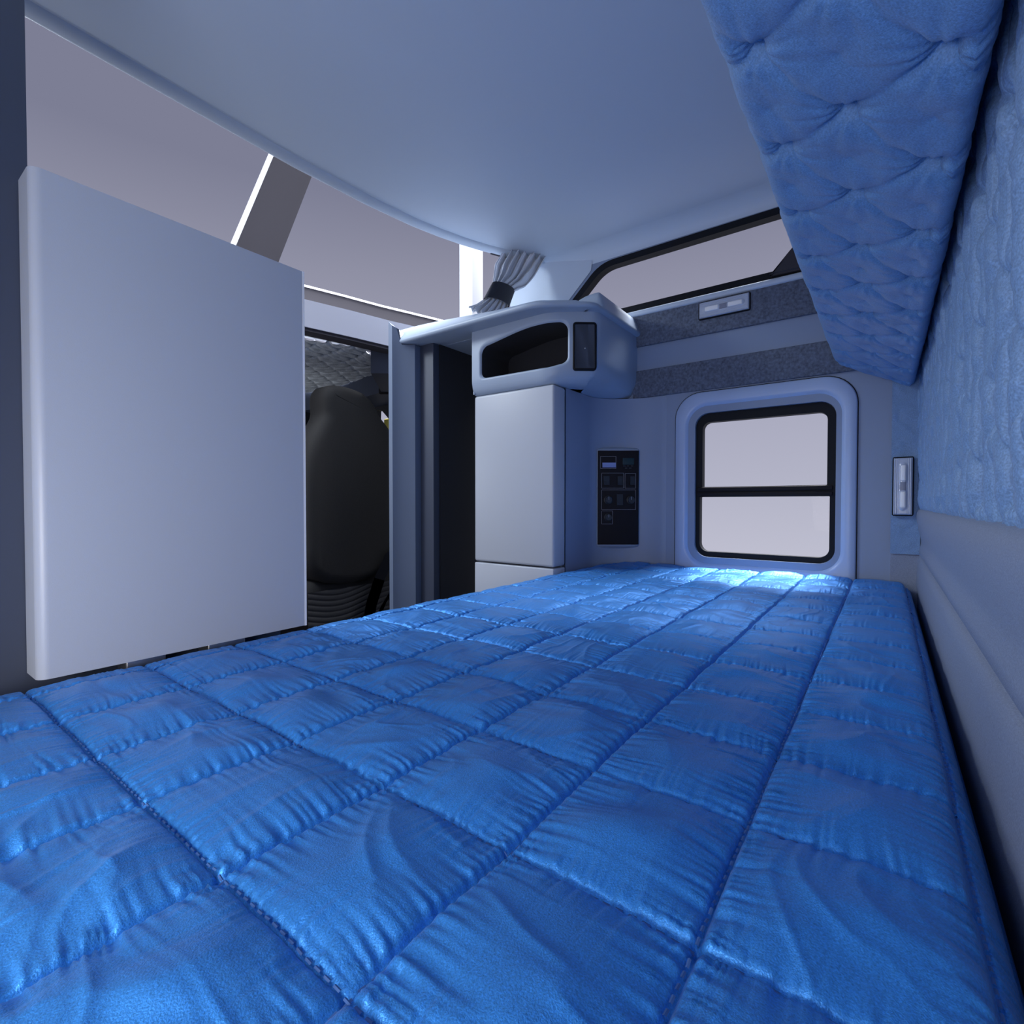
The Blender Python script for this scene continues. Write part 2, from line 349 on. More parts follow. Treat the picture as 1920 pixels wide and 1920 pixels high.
# broad cloth creases
wx = U*9+1.6*vnoise(U*7, V*7, 21); wy = V*13+1.6*vnoise(U*7, V*7, 22)
for sd, fx_, fy_, am in ((23, 1.0, 1.0, .0030), (24, 1.9, .9, .0024), (25, .8, 2.1, .0024)):
    ridge = np.clip(1-np.abs(vnoise(wx*fx_+sd, wy*fy_, sd))*5.5, 0, 1); H += am*ridge**1.6*pa*pb*np.clip(vnoise(U*5, V*5, sd+60)*3+.6, 0, 1)
H += .009*vnoise(U*16+vnoise(U*9, V*9, 6)*2, V*16, 7)*pa*pb+.004*vnoise(U*38+3*vnoise(U*12, V*12, 31), V*20, 8)*pa*pb
H -= .0035*np.exp(-(da/.0022)**2)+.0045*np.exp(-(db/.0022)**2)
# rounded borders
def drop(d, r): dd = np.clip(d, 0, r); return r-np.sqrt(np.maximum(0, r*r-(r-dd)**2))
cx_, cy_, rc = XFR-.14, YL-.14, .14
dx = XFR-U; dl = YL-V
dc = rc-np.sqrt(np.maximum(0, U-cx_)**2+np.maximum(0, V-cy_)**2)
dcorner = np.where((U > cx_) & (V > cy_), dc, np.minimum(dx, dl))
X2 = U.copy(); Y2 = V.copy()
over = (U > cx_) & (V > cy_) & (dc < 0); rr = np.sqrt((U-cx_)**2+(V-cy_)**2)+1e-9
X2[over] = cx_+(U[over]-cx_)/rr[over]*rc; Y2[over] = cy_+(V[over]-cy_)/rr[over]*rc
Zt = Z0+H-drop(np.clip(dcorner, 0, 1), .014)-1.1*drop(np.clip(V-YR, 0, 1), .040)
# skirts
def skirt(Ar, d, ax):
    return np.concatenate([Ar[:1]+d, Ar, Ar[-1:]+d], 0) if ax == 0 else np.concatenate([Ar[:, :1]+d, Ar, Ar[:, -1:]+d], 1)
Xg = skirt(skirt(X2, 0, 0), 0, 1); Yg = skirt(skirt(Y2, 0, 0), 0, 1); Zg = skirt(skirt(Zt, -.11, 0), -.11, 1); Zg = np.maximum(Zg, -.40)
mt = empty('mattress', (.9, .47, -.42), 'bright blue quilted satin mattress filling the lower bunk', 'mattress')
me = grid_mesh('quilted_cover', Xg-.9, Yg-.47, Zg+.42); link('quilted_cover', me, 'duvet', mt, smooth=True)
# stitching along the seams
def zat(x, y):
    i = int(np.clip(np.searchsorted(u, x), 1, len(u)-1)); j = int(np.clip(np.searchsorted(v, y), 1, len(v)-1)); return float(Zt[i, j])
bm = bmesh.new()
def stitch(p, q, wd=.0011, h=.0006):
    p = Vector(p); q = Vector(q); d = (q-p).normalized(); n = Vector((-d.y, d.x, 0))*wd; up = Vector((0, 0, h))
    vs = [bm.verts.new(c) for c in (p+n, p-n, q-n, q+n, p+up, q+up)]
    bm.faces.new((vs[0], vs[4], vs[5], vs[3])); bm.faces.new((vs[1], vs[2], vs[5], vs[4]))
for kx in range(-3, 14):
    x = x0s+gx*kx
    if x > 2.12 or x < -.3: continue
    y = -.05
    while y < .99:
        stitch((x, y, zat(x, y)+.0012), (x, y+.0055, zat(x, y+.0055)+.0012)); y += .0095
for y in sy_[:]:
    x = -.3
    while x < 2.12:
        stitch((x, y, zat(x, y)+.0012), (x+.0055, y, zat(x+.0055, y)+.0012)); x += .0095
wobj('stitching', bm, 'thread', mt)
bm = bmesh.new(); tube(bm, [(x, -.0745, -.335) for x in np.linspace(-.3, 2.12, 12)], .004); wobj('piping', bm, 'duvet', mt, smooth=True)
tag(obj('bunk_base', nbox(-.5, 2.05, -.07, .98, -.9, -.405, bev=.005), 'darkwall', auto=40), 'blue-grey box base under the blue quilted mattress', 'bed base')

# ============================================================ HANGING PANEL (left)
P = empty('cabinet_panel', (.4, 1.05, -.268), 'large flat pale grey-lavender panel hanging above the edge of the bed at left', 'cabinet')
bm = bmesh.new(); pl2 = [(.184, 1.086), (.184, 1.034)]+[(.199-.015*math.cos(a_), 1.034-.014*math.sin(a_)) for a_ in np.linspace(.2, math.pi/2, 5)]+[(.621, 1.02), (.621, 1.086)]
lo = [bm.verts.new((x, y, -.268)) for x, y in pl2]; hi = [bm.verts.new((x, y, .499)) for x, y in pl2]
for i in range(len(pl2)): bm.faces.new((lo[i], lo[(i+1) % len(pl2)], hi[(i+1) % len(pl2)], hi[i]))
bm.faces.new(lo); bm.faces.new(hi)
wobj('panel_board', bm, 'panel', P, auto=50)
bm = nbox(.618, .6225, 1.0195, 1.086, -.2685, .4995); wobj('edge_banding', bm, 'white', P)
bm = nbox(.30, .36, 1.04, 1.086, -.30, -.268, bev=.003); wobj('mounting_bracket', bm, 'metal', P, auto=40)
bm = nbox(.43, .50, 1.04, 1.086, -.30, -.268, bev=.003); wobj('mounting_bracket', bm, 'metal', P, auto=40)

# ============================================================ TALL CABINET
T = empty('tall_cabinet', (1.9, 1.25, -.9), 'tall pale blue-grey cabinet with a flat door under the overhead shelf', 'cabinet')
wobj('cabinet_body', nbox(1.800, 2.02, 1.075, 1.462, -.899, .465), 'wall', T)
wobj('door', nbox(1.705, 1.797, 1.056, 1.467, -.257, .467, bev=.010, seg=4), 'panel', T, auto=50)
wobj('drawer', nbox(1.705, 1.797, 1.056, 1.467, -.88, -.263, bev=.006, seg=3), 'panel', T, auto=50)

# ============================================================ OVERHEAD CONSOLE with cubby, lens and rail
K = empty('overhead_console', (1.9, 1.2, .47), 'moulded overhead console with open cubby above the tall cabinet', 'overhead shelf')
PA = [Vector((1.69, 1.467)), Vector((1.69, 1.07)), Vector((1.797, .913)), Vector((2.195, .913))]
pts = round_poly([tuple(p) for p in PA], [0, .045, .032, 0], 10); pts = [Vector(p) for p in pts]
cum = [0]
for a_, b_ in zip(pts, pts[1:]): cum.append(cum[-1]+(b_-a_).length)
LT = cum[-1]
def at_s(s_):
    s_ = min(max(s_, 0), LT-1e-6)
    for i in range(len(pts)-1):
        if s_ <= cum[i+1]:
            f = (s_-cum[i])/max(1e-9, cum[i+1]-cum[i]); p = pts[i].lerp(pts[i+1], f); d = (pts[i+1]-pts[i]).normalized(); return p, d
def nrm(s_):
    _, d1 = at_s(s_-.012); _, d2 = at_s(s_+.012); d = (d1+d2).normalized(); return Vector((-d.y, d.x))  # inward (away from camera)
def sstep(a_, b_, x): t_ = min(1, max(0, (x-a_)/(b_-a_))); return t_*t_*(3-2*t_)
def S3(s_, z):
    p, _ = at_s(s_); n = nrm(s_); hb = .07+.03*sstep(.35, .6, s_)
    R = .030+.085*sstep(.36, .62, s_)-.05*sstep(.8, LT, s_); q = max(0, (.47+hb-z)/hb)
    off = R*(1-math.sqrt(max(0, 1-q*q))) if q > 0 else 0
    p = p+n*off; return (p.x, p.y, z)
sB = .397
hole = []
base = rrect(0, 1, 0, 1, .0001, 14)
def hole_loop(grow):
    s0, s1 = .050-grow, .470+grow
    zb = lambda s_: (.538-grow)-.004*min(1, s_/.38)+.016*sstep(.38, .48, s_)
    ztop = lambda s_: (.668+grow)+.040*sstep(.0, .33, s_)*1+.000*s_
    L = rrect(s0, s1, 0, 1, (.022, .030, .022, .022), 12)
    # radii are in s; rebuild z corner by hand
    out = []
    for k_, (ca, top, sa, r, t0) in enumerate([(s1, 1, -1, .034, 0), (s0, 1, 1, .034, 90), (s0, 0, 1, .026, 180), (s1, 0, -1, .026, 270)]):
        for i in range(13):
            t_ = math.radians(t0+90*i/12); s_ = ca+sa*r+r*math.cos(t_)
            zc = (ztop(s_)-r) if top else (zb(s_)+r); out.append((s_, zc+r*math.sin(t_)))
    # add points along long edges for smooth bending
    res = []
    for i in range(len(out)):
        a_, b_ = out[i], out[(i+1) % len(out)]; res.append(a_)
        if abs(a_[0]-b_[0]) > .1:
            top = a_[1] > .6
            for j in range(1, 30):
                s_ = a_[0]+(b_[0]-a_[0])*j/30; res.append((s_, ztop(s_) if top else zb(s_)))
        elif abs(a_[1]-b_[1]) > .05:
            for j in range(1, 6): res.append((a_[0]+(b_[0]-a_[0])*j/6, a_[1]+(b_[1]-a_[1])*j/6))
    return res
h0 = hole_loop(0); h1 = hole_loop(.005)
SO, ZO0, ZO1 = .492, .50, .752   # outer rectangle of the cubby field
def outer_for(p):
    c = ((.05+.47)/2, .61); s_, z = p
    # match by edge proportion
    fs = (s_-.05)/(.42); fz = (z-.538)/(.17)
    d = max(abs(fs-.5), abs(fz-.5)); 
    return None
# radial projection onto the outer rectangle
def proj_rect(p):
    c = (.246, .622); dx_, dz_ = p[0]-c[0], p[1]-c[1]
    # scale x,z to treat the hole as the unit box
    ux, uz = dx_/.225, dz_/.095; m_ = max(abs(ux), abs(uz), 1e-6); ux /= m_; uz /= m_
    s_ = c[0]+(ux*(SO-c[0]) if ux > 0 else ux*c[0]); z = c[1]+(uz*(ZO1-c[1]) if uz > 0 else uz*(c[1]-ZO0)); return (s_, z)
outer = [proj_rect(p) for p in h1]
# make sure the four corners exist
for c in [(SO, ZO1), (0, ZO1), (0, ZO0), (SO, ZO0)]:
    i = min(range(len(outer)), key=lambda j: (outer[j][0]-c[0])**2+(outer[j][1]-c[1])**2); outer[i] = c
rings = []
for kk in range(7):
    f = kk/6; rings.append([S3(a_[0]+(b_[0]-a_[0])*f, a_[1]+(b_[1]-a_[1])*f) for a_, b_ in zip(h1, outer)])
lip = []
for s_, z in h0:
    x, y, z_ = S3(s_, z); n = nrm(s_); lip.append((x+n.x*.008, y+n.y*.008, z_))
rings.insert(0, lip)
bm = loft(rings)
# right-hand field, and rounded underside
R = []
for s_ in np.linspace(SO, LT, 60): R.append([bm.verts.new(S3(s_, z)) for z in np.linspace(ZO0, ZO1, 16)])
for A_, B_ in zip(R, R[1:]):
    for i in range(15): bm.faces.new((A_[i], A_[i+1], B_[i+1], B_[i]))
R = []
for s_ in np.linspace(0, LT, 100):
    col_ = [S3(s_, z) for z in (.50, .494, .488, .482, .477, .473, .470)]
    q = col_[-1]; n = nrm(s_); col_ += [(q[0]+n.x*.02, q[1]+n.y*.02, .4695), (min(2.19, q[0]+n.x*.2+.02), q[1]+n.y*.2+.02, .4695)]
    R.append([bm.verts.new(c) for c in col_])
for A_, B_ in zip(R, R[1:]):
    for i in range(len(A_)-1): bm.faces.new((A_[i], A_[i+1], B_[i+1], B_[i]))
wobj('console_body', bm, 'plastic', K, auto=70)
bm = bmesh.new(); box(bm, 1.70, 2.16, 1.462, 1.468, .475, .752); wobj('side_cheek', bm, 'plastic', K)
# cubby lining
ring = [lip]
for dep in (.03, .10, .2):
    L = []
    for s_, z in h0:
        x, y, z_ = S3(s_, z); n = nrm(s_*.0+.2 if s_ < .3 else s_); n = Vector((1, .0)).lerp(n, .3).normalized(); L.append((x+n.x*dep, y+n.y*dep, z_))
    ring.append(L)
bm = loft(ring); bm.faces.new([v_ for v_ in bm.verts][-len(h0):])
wobj('cubby_lining', bm, 'dark', K, auto=50)  # flat near-black colour inside the opening
# small tinted panel next to the cubby
def face_piece(s0, s1, z0, z1, r, out0, out1, hole=None):
    loops = []
    a0_, a1_ = Vector(S3(s0, .62)), Vector(S3(s1, .62)); n = nrm((s0+s1)/2)
    def mk(g, o_):
        o_ += .005
        return [((lambda p: (p.x-n.x*o_, p.y-n.y*o_, z))(a0_.lerp(a1_, (s_-s0)/(s1-s0)))) for s_, z in rrect(s0+g, s1-g, z0+g, z1-g, max(.001, r-g), 6)]
    return mk
mk = face_piece(.488, .582, .517, .703, .012, 0, 0)
bm = loft([mk(0, -.012), mk(0, .003), mk(.002, .005), mk(.006, .005), mk(.008, .002), mk(.008, -.002)]); fr = wobj('panel_frame', bm, 'rubber', K, auto=50)
bm = bmesh.new(); L = mk(.008, .0012); bm.faces.new([bm.verts.new(p) for p in L]); bmesh.ops.solidify(bm, geom=list(bm.faces), thickness=.002)
pg = wobj('tinted_cover', bm, 'mirror', K)
p_, n_ = S3(.535, .60), nrm(.535); bm = bmesh.new(); bmesh.ops.create_uvsphere(bm, u_segments=10, v_segments=6, radius=.003)
bmesh.ops.translate(bm, vec=(p_[0]-n_.x*.008, p_[1]-n_.y*.008, .60), verts=bm.verts); wobj('screw', bm, 'metal', K, smooth=True)
# top rail
RP = round_poly([(1.61, 1.90), (1.61, 1.085), (1.742, .896), (2.192, .896)], [0, .06, .035, 0], 8)
RP = [Vector(p) for p in RP]; rc_ = [0]
for a_, b_ in zip(RP, RP[1:]): rc_.append(rc_[-1]+(b_-a_).length)
RL = rc_[-1]; rows = []
def rail_at(s_):
    s_ = min(max(s_, 0), RL-1e-6)
    for i in range(len(RP)-1):
        if s_ <= rc_[i+1]: return RP[i].lerp(RP[i+1], (s_-rc_[i])/(rc_[i+1]-rc_[i]))
def keyed(x, ks):
    if x <= ks[0][0]: return ks[0][1]
    for (a_, va), (b_, vb) in zip(ks, ks[1:]):
        if x <= b_: f = (x-a_)/(b_-a_); return va+(vb-va)*f*f*(3-2*f)
    return ks[-1][1]
sC = .815+.231
for s_ in sorted(set(list(np.linspace(0, RL, 110))+[sC+.05+i*.004 for i in range(8)])):
    p = rail_at(s_); d = (rail_at(s_+.02)-rail_at(s_-.02)).normalized(); n = Vector((-d.y, d.x))
    zt = keyed(s_, [(0, .838), (.80, .792), (sC, .770), (sC+.05, .770), (sC+.085, .836), (RL, .832)])
    ins = keyed(s_, [(0, .060), (.8, .05), (sC, .03), (sC+.08, .030), (RL, .030)]); zb = .745
    hgt = zt-zb; sec = [(.11, zb), (.012, zb), (.003, zb+.003), (-.002, zb+.012), (.002, zb+.024 if hgt > .03 else zb+hgt*.7), (ins*.5, zb+.018+(hgt-.018)*.55), (ins*.9, zt-.004), (ins*1.1, zt), (ins+.02, zt+.001), (ins+.06, zt-.002), (ins+.09, zt-.01), (ins+.09, zb)]
    rows.append([(p.x+n.x*o_, p.y+n.y*o_, z) for o_, z in sec])
rows = [[(min(x, 2.19), y, z) for x, y, z in r_] for r_ in rows]
bm = loft(rows, closed=False)
wobj('top_rail', bm, 'plastic', K, auto=80)
bm = plate([(1.70, 1.78), (1.70, 1.07), (1.80, .93), (2.16, .93), (2.16, 1.78)], [], 2, .746, .756); wobj('top_shelf', bm, 'plastic', K)

# ============================================================ CONTROL PANEL
fh = Vector((math.cos(YAW), math.sin(YAW), 0)); rt = Vector((math.sin(YAW), -math.cos(YAW), 0))
C0 = fh*2.275+rt*.4755; C0.z = .022
CP = empty('control_panel', tuple(C0), 'black bunk control panel with switches and knobs in the corner beside the window', 'control panel', rz=math.atan2(rt.y, rt.x))
# local frame: x = right, y = away from the viewer's side (into the wall), z = up
def cobj(name, bm, m, parent=CP, **k): return obj(name, bm, m, parent, **k)
L = lambda g, y: [(a_, y, b_) for a_, b_ in rrect(-.094-g, .094+g, -.215-g*1.2, .216+g, .012+g*.6, 6)]
cobj('housing', loft([L(.014, .03), L(.008, .012), L(.003, .004), L(0, 0), L(-.003, -.002), L(-.02, -.002)], cap=True), 'plastic', auto=70)
cobj('faceplate', nbox(-.092, .092, -.006, 0, -.210, .211, bev=.001), 'black', auto=40)
kx_ = .0002655
def q2(x, y): return ((x-538.5)*kx_, (935-y)*kx_)
def sw_frame(x0, y0, x1, y1):
    a0, b1 = q2(x0, y0); a1, b0 = q2(x1, y1); w_ = .0011
    return cobj('switch_frame', plate([(a0, b0), (a1, b0), (a1, b1), (a0, b1)], [[(a0+w_, b0+w_), (a1-w_, b0+w_), (a1-w_, b1-w_), (a0+w_, b1-w_)]], 1, -.0075, -.0055), 'line')
for f in [(235, 238, 500, 443), (258, 518, 628, 775), (650, 525, 832, 776), (258, 800, 832, 1137), (258, 1155, 445, 1378)]: sw_frame(*f)
def rocker(x0, y0, x1, y1, m='switch', lab=None, tip=1):
    a0, b1 = q2(x0, y0); a1, b0 = q2(x1, y1); mid = (b0+b1)/2; bm = bmesh.new()
    sec = [(-.006, b0), (-.014, b0), (-.010, mid), (-.008, b1), (-.006, b1)]
    A_ = [bm.verts.new((a0, y, z)) for y, z in sec]; B_ = [bm.verts.new((a1, y, z)) for y, z in sec]
    for i in range(5): bm.faces.new((A_[i], A_[(i+1) % 5], B_[(i+1) % 5], B_[i]))
    bm.faces.new(A_); bm.faces.new(B_)
    o = cobj('rocker_switch', bm, m); 
    if lab: o['label'] = lab
rocker(270, 345, 495, 425, 'rockblue', 'pale blue rocker'); rocker(290, 570, 390, 720); rocker(525, 570, 612, 720); rocker(738, 575, 815, 720); rocker(512, 875, 615, 1060)
def knob(x, y, r):
    a_, b_ = q2(x, y); bm = bmesh.new(); N = 20; rr_ = r*kx_
    loft_ = [(1.15, -.0055), (1.15, -.009), (1.0, -.010), (.95, -.019), (.88, -.0205)]
    R_ = [[bm.verts.new((a_+rr_*f*math.cos(2*math.pi*i/N), y_, b_+rr_*f*math.sin(2*math.pi*i/N))) for i in range(N)] for f, y_ in loft_]
    for A_, B_ in zip(R_, R_[1:]):
        for i in range(N): bm.faces.new((A_[i], A_[(i+1) % N], B_[(i+1) % N], B_[i]))
    bm.faces.new(R_[-1]); ko = cobj('knob', bm, 'switch', auto=40)
    cobj('knob_pointer', nbox(a_-.001, a_+.001, -.0215, -.0195, b_, b_+rr_*.85), 'line', parent=ko)
knob(370, 970, 62); knob(750, 970, 60); knob(370, 1265, 58)
a0, b1 = q2(610, 265); a1, b0 = q2(800, 380); cobj('display', nbox(a0, a1, -.0085, -.005, b0, b1, bev=.001), 'lcd', auto=40)
for (x, y) in [(640, 398), (700, 398), (770, 398), (670, 435), (740, 435)]:
    a_, b_ = q2(x, y); cobj('display_button', nbox(a_-.005, a_+.005, -.0085, -.005, b_-.0025, b_+.0025, bev=.0005), 'switch', auto=40)

# ============================================================ LAMPS
def lamp(loc, rot, label):
    """built in local x (width .196) by z (height .07), facing -y"""
    e = empty('interior_lamp', loc, label, 'lamp'); e.rotation_euler = rot
    Lr = lambda g, y, r=.006: [(a_, y, b_) for a_, b_ in rrect(-.098+g, .098-g, -.034+g, .034-g, r, 4)]
    obj('lamp_base', loft([Lr(-.002, .004), Lr(-.002, -.004), Lr(0, -.006), Lr(.001, -.006)], cap=True), 'rubber', e, auto=50)
    X = np.linspace(-.096, .096, 97); Zz = np.linspace(-.032, .032, 65); XX, ZZ = np.meshgrid(X, Zz, indexing='ij')
    bul = np.zeros_like(XX)
    for c in (-.043, .043):
        d = np.maximum(np.abs(XX-c)-.024, 0); bul = np.maximum(bul, np.exp(-((np.sqrt(d**2+ZZ**2)/.0125)**6)))
    edge_ = np.clip(np.minimum(.096-np.abs(XX), .032-np.abs(ZZ))/.003, 0, 1)**.5
    rib = (np.abs(ZZ) > .014)*.0008*np.sin(ZZ*2*math.pi/.006)
    YY = -.006-.006*edge_-.0035*bul-rib
    link('lens', grid_mesh('lens', XX, YY, ZZ), 'lens', e, smooth=True)
    obj('bulb_clip', nbox(-.016, .016, -.0155, -.010, -.010, .010, bev=.002), 'lensdark', e, auto=40)
    obj('bulb_cover', nbox(-.072, -.018, -.0175, -.011, -.0095, .0095, bev=.005, seg=4), 'white', e, auto=60)
    obj('bulb_cover', nbox(.018, .072, -.0175, -.011, -.0095, .0095, bev=.005, seg=4), 'white', e, auto=60)
    return e
lamp((XW-.014, .539, .795), (0, 0, -math.pi/2), 'clear rectangular interior lamp on the upper carpeted band')
# corner strip with its upright lamp
u = np.linspace(-.092, -.012, 40); v = np.linspace(-.175, .46, 200); U, V = np.meshgrid(u, v, indexing='ij')
nz = .006*np.exp(-(((U+.045)**2+(V-.107)**2)/.018**2))+.002*vnoise(U*60, V*60, 77)
me = grid_mesh('trim_10', XW-.012+nz, U, V); struct(link('trim_10', me, 'tuft', smooth=True), 'narrow padded strip in the far corner behind the upright lamp')
struct(obj('trim_11', nbox(XW-.006, XW, -.1, -.012, -.5, -.172, bev=.001), 'lowwall'), 'grainy corner strip below the padded strip at the bed corner')
lamp((XW-.022, -.044, .055), (0, math.pi/2, -math.pi/2), 'clear upright interior lamp in the far corner beside the tufted wall').scale = (1, 1, .80)

# ============================================================ UPPER BUNK
UB = empty('upper_bunk_cushion', (1.0, .05, .40), 'raised upper bunk with tufted blue underside, hanging above the bed', 'bunk')
Bp, Ap = np.array([-.060, .392]), np.array([.138, .495])
sec = []   # cross-section points with tuft weight
def arc(c, r, a0, a1, n): return [(c[0]+r*math.cos(math.radians(t_)), c[1]+r*math.sin(math.radians(t_))) for t_ in np.linspace(a0, a1, n)]
secp = [(-.070, .62), (-.072, .55), (-.072, .47), (-.072, .43), (-.070, .407), (-.066, .396), (-.058, .3915)]
for f in np.linspace(.04, .97, 60): secp.append(tuple(Bp+(Ap-Bp)*f))
secp += [(.139, .497), (.145, .505), (.150, .520), (.157, .545), (.164, .57), (.166, .59), (.160, .61), (.14, .625), (.10, .63), (0, .63), (-.070, .62)]
sp = np.array(secp); L_ = np.concatenate([[0], np.cumsum(np.linalg.norm(np.diff(sp, axis=0), axis=1))])
tn = np.gradient(sp, axis=0); tn /= np.linalg.norm(tn, axis=1)[:, None]+1e-9; nn = np.stack([tn[:, 1], -tn[:, 0]], 1)
u = np.linspace(-.5, 2.17, 1000); wgt = np.zeros(len(sp)); wgt[6:72] = 1; wgt[3:6] = .4; wgt[72:76] = .3
lenB = np.linalg.norm(Ap-Bp); par = (sp-Bp)@((Ap-Bp)/lenB)
UU, PP = np.meshgrid(u, par, indexing='ij')
H = tuft_grid(UU, PP, .1895, .088, 1.073, .1145, .021, 5, folds=1.7)-.014
# tight diagonal creases
H += .0016*vnoise(UU*18+PP*60, PP*50-UU*12, 51)+.0012*vnoise(UU*90, PP*14, 52)
X = UU; Yv = sp[None, :, 0]+nn[None, :, 0]*H*wgt[None, :]; Zv = sp[None, :, 1]+nn[None, :, 1]*H*wgt[None, :]
# rounded far end
fe = np.clip((2.17-UU)/.03, 0, 1); sh = np.sqrt(1-(1-fe)**2); cyb, czb = .05, .53
Yv = cyb+(Yv-cyb)*(.80+.20*sh); Zv = czb+(Zv-czb)*(.75+.25*sh)
X = np.concatenate([X, X[-1:]], 0); Yv = np.concatenate([Yv, np.full_like(Yv[-1:], cyb)], 0); Zv = np.concatenate([Zv, np.full_like(Zv[-1:], czb)], 0)
link('tufted_cushion', grid_mesh('tufted_cushion', X-1.0, Yv-.05, Zv-.40), 'bunkfab', UB, smooth=True)
btn = None
for kk in range(-6, 7):
    for row in range(3):
        x_ = 1.073+.1895*kk+(.0948 if row != 1 else 0); pr_ = .1145+(row-1)*.088
        if x_ > 2.1: continue
        p2 = Bp+(Ap-Bp)/lenB*pr_; nrm2 = np.array([(Ap-Bp)[1], -(Ap-Bp)[0]])/lenB
        if btn is None:
            bm = bmesh.new(); bmesh.ops.create_uvsphere(bm, u_segments=10, v_segments=6, radius=.0045); bmesh.ops.scale(bm, vec=(1, 1, .5), verts=bm.verts)
            btn = obj('button', bm, 'bunkfab', UB, smooth=True); o = btn
        else: o = btn.copy(); COL.objects.link(o)
        o.location = (x_-1.0, p2[0]-nrm2[0]*.012-.05, p2[1]-nrm2[1]*.012-.40); o.rotation_euler = (-math.atan2(nrm2[0], -nrm2[1])*-1, 0, 0)

# ============================================================ CURTAIN
CU = empty('curtain', (2.0, 1.45, .8), 'gathered pale grey curtain held by a dark tie in the front corner', 'curtain')
st = [((1.950, 1.500, 1.200), (2.120, 1.365, 1.200)), ((1.895, 1.50, 1.12), (2.085, 1.40, 1.12)), ((1.855, 1.475, 1.05), (2.04, 1.43, 1.06)), ((1.815, 1.45, .995), (1.975, 1.45, 1.015)),
      ((1.785, 1.45, .95), (1.945, 1.45, .965)), ((1.76, 1.45, .905), (1.925, 1.45, .925)), ((1.70, 1.45, .86), (1.90, 1.45, .87)), ((1.65, 1.45, .835), (1.88, 1.45, .82))]
tt = np.linspace(0, len(st)-1, 60); cs = np.linspace(0, 1, 160); X = np.zeros((60, 160)); Y = X.copy(); Z = X.copy()
for i, q in enumerate(tt):
    k_ = min(int(q), len(st)-2); f = q-k_; f = f
    Lp = np.array(st[k_][0])*(1-f)+np.array(st[k_+1][0])*f; Rp = np.array(st[k_][1])*(1-f)+np.array(st[k_+1][1])*f
    am = .024-.017*math.exp(-((q-4)/1.3)**2); ph = cs*2*math.pi*6+2*vnoise(cs*5, cs*0+q*.6, 61)
    prof_ = np.sin(ph)+.35*np.sin(2.3*ph+1)
    b_ = Lp[None]*(1-cs[:, None])+Rp[None]*cs[:, None]; nrm_ = np.array([-fh.x, -fh.y, 0])
    b_ = b_+nrm_*(am*prof_[:, None])+nrm_*(.03*np.sin(math.pi*cs)[:, None])
    X[i], Y[i], Z[i] = b_[:, 0], b_[:, 1], b_[:, 2]
o = link('cloth', grid_mesh('cloth', X-2.0, Y-1.45, Z-.8), 'curtain', CU, smooth=True); md = o.modifiers.new('t', 'SOLIDIFY'); md.thickness = .003
rows = []
for i, (Lp, Rp) in enumerate([((1.812, 1.45, .992), (1.982, 1.45, 1.018)), ((1.752, 1.45, .902), (1.936, 1.45, .928))]):
    Lp, Rp = Vector(Lp), Vector(Rp); c = (Lp+Rp)/2; hw = (Rp-Lp)/2
    rows.append([tuple(c+hw*1.04*math.cos(a_)-fh*(.055*math.sin(a_))) for a_ in np.linspace(0, 2*math.pi, 28, endpoint=False)])
bm = loft(rows); wobj('curtain_tie', bm, 'tie', CU, smooth=True)
bm = bmesh.new(); tube(bm, [(1.90, 1.53, 1.19), (1.97, 1.50, 1.19), (2.04, 1.45, 1.19)], .006); wobj('curtain_track', bm, 'greytrim', CU, smooth=True)

# ============================================================ CAB BEYOND THE DOORWAY
bp = [(.70, 2.62, .03), (1.0, 2.49, .025), (1.20, 2.40, .02), (1.40, 2.30, .0), (1.60, 2.195, -.02), (1.775, 2.10, -.042), (2.0, 1.985, -.06), (2.25, 1.86, -.08)]
rows = []
for x, y, dz in bp:
    rows.append([(x, y, z+dz) for z in (.862, .995)]+[(x+.01, y+.02, 1.0+dz)]+[(x+.06, y+.14, .99+dz), (x+.06, y+.16, .862+dz)])
bm = loft(rows, closed=True); struct(obj('trim_12', bm, 'beam', auto=40), 'pale curved header beam across the cab behind the doorway')
rows = [[(x+.07, y+.14, .985+dz), (x+.10, y+.20, 1.13+dz+.015), (x+.11, y+.21, 1.13+dz+.015), (x+.08, y+.15, .985+dz)] for x, y, dz in bp]
struct(obj('trim_13', loft(rows), 'greytrim', auto=40), 'dark sloping strip above the pale header beam')
rows = [[(x+.095, y+.195, 1.143+dz), (x+.1, y+.2, 1.156+dz), (x+.13, y+.22, 1.156+dz), (x+.13, y+.22, 1.143+dz)] for x, y, dz in bp]
struct(obj('trim_14', loft(rows), 'white', auto=40), 'thin white edge along the top of the dark sloping strip')
rows = [[(x, y+.01, .862+dz), (x, y+.005, .845+dz), (x+.01, y+.03, .840+dz), (x+.02, y+.10, .85+dz), (x+.02, y+.12, .87+dz)] for x, y, dz in bp]
struct(obj('trim_15', loft(rows, closed=False), 'greytrim', auto=40), 'dark rounded strip under the pale header beam')
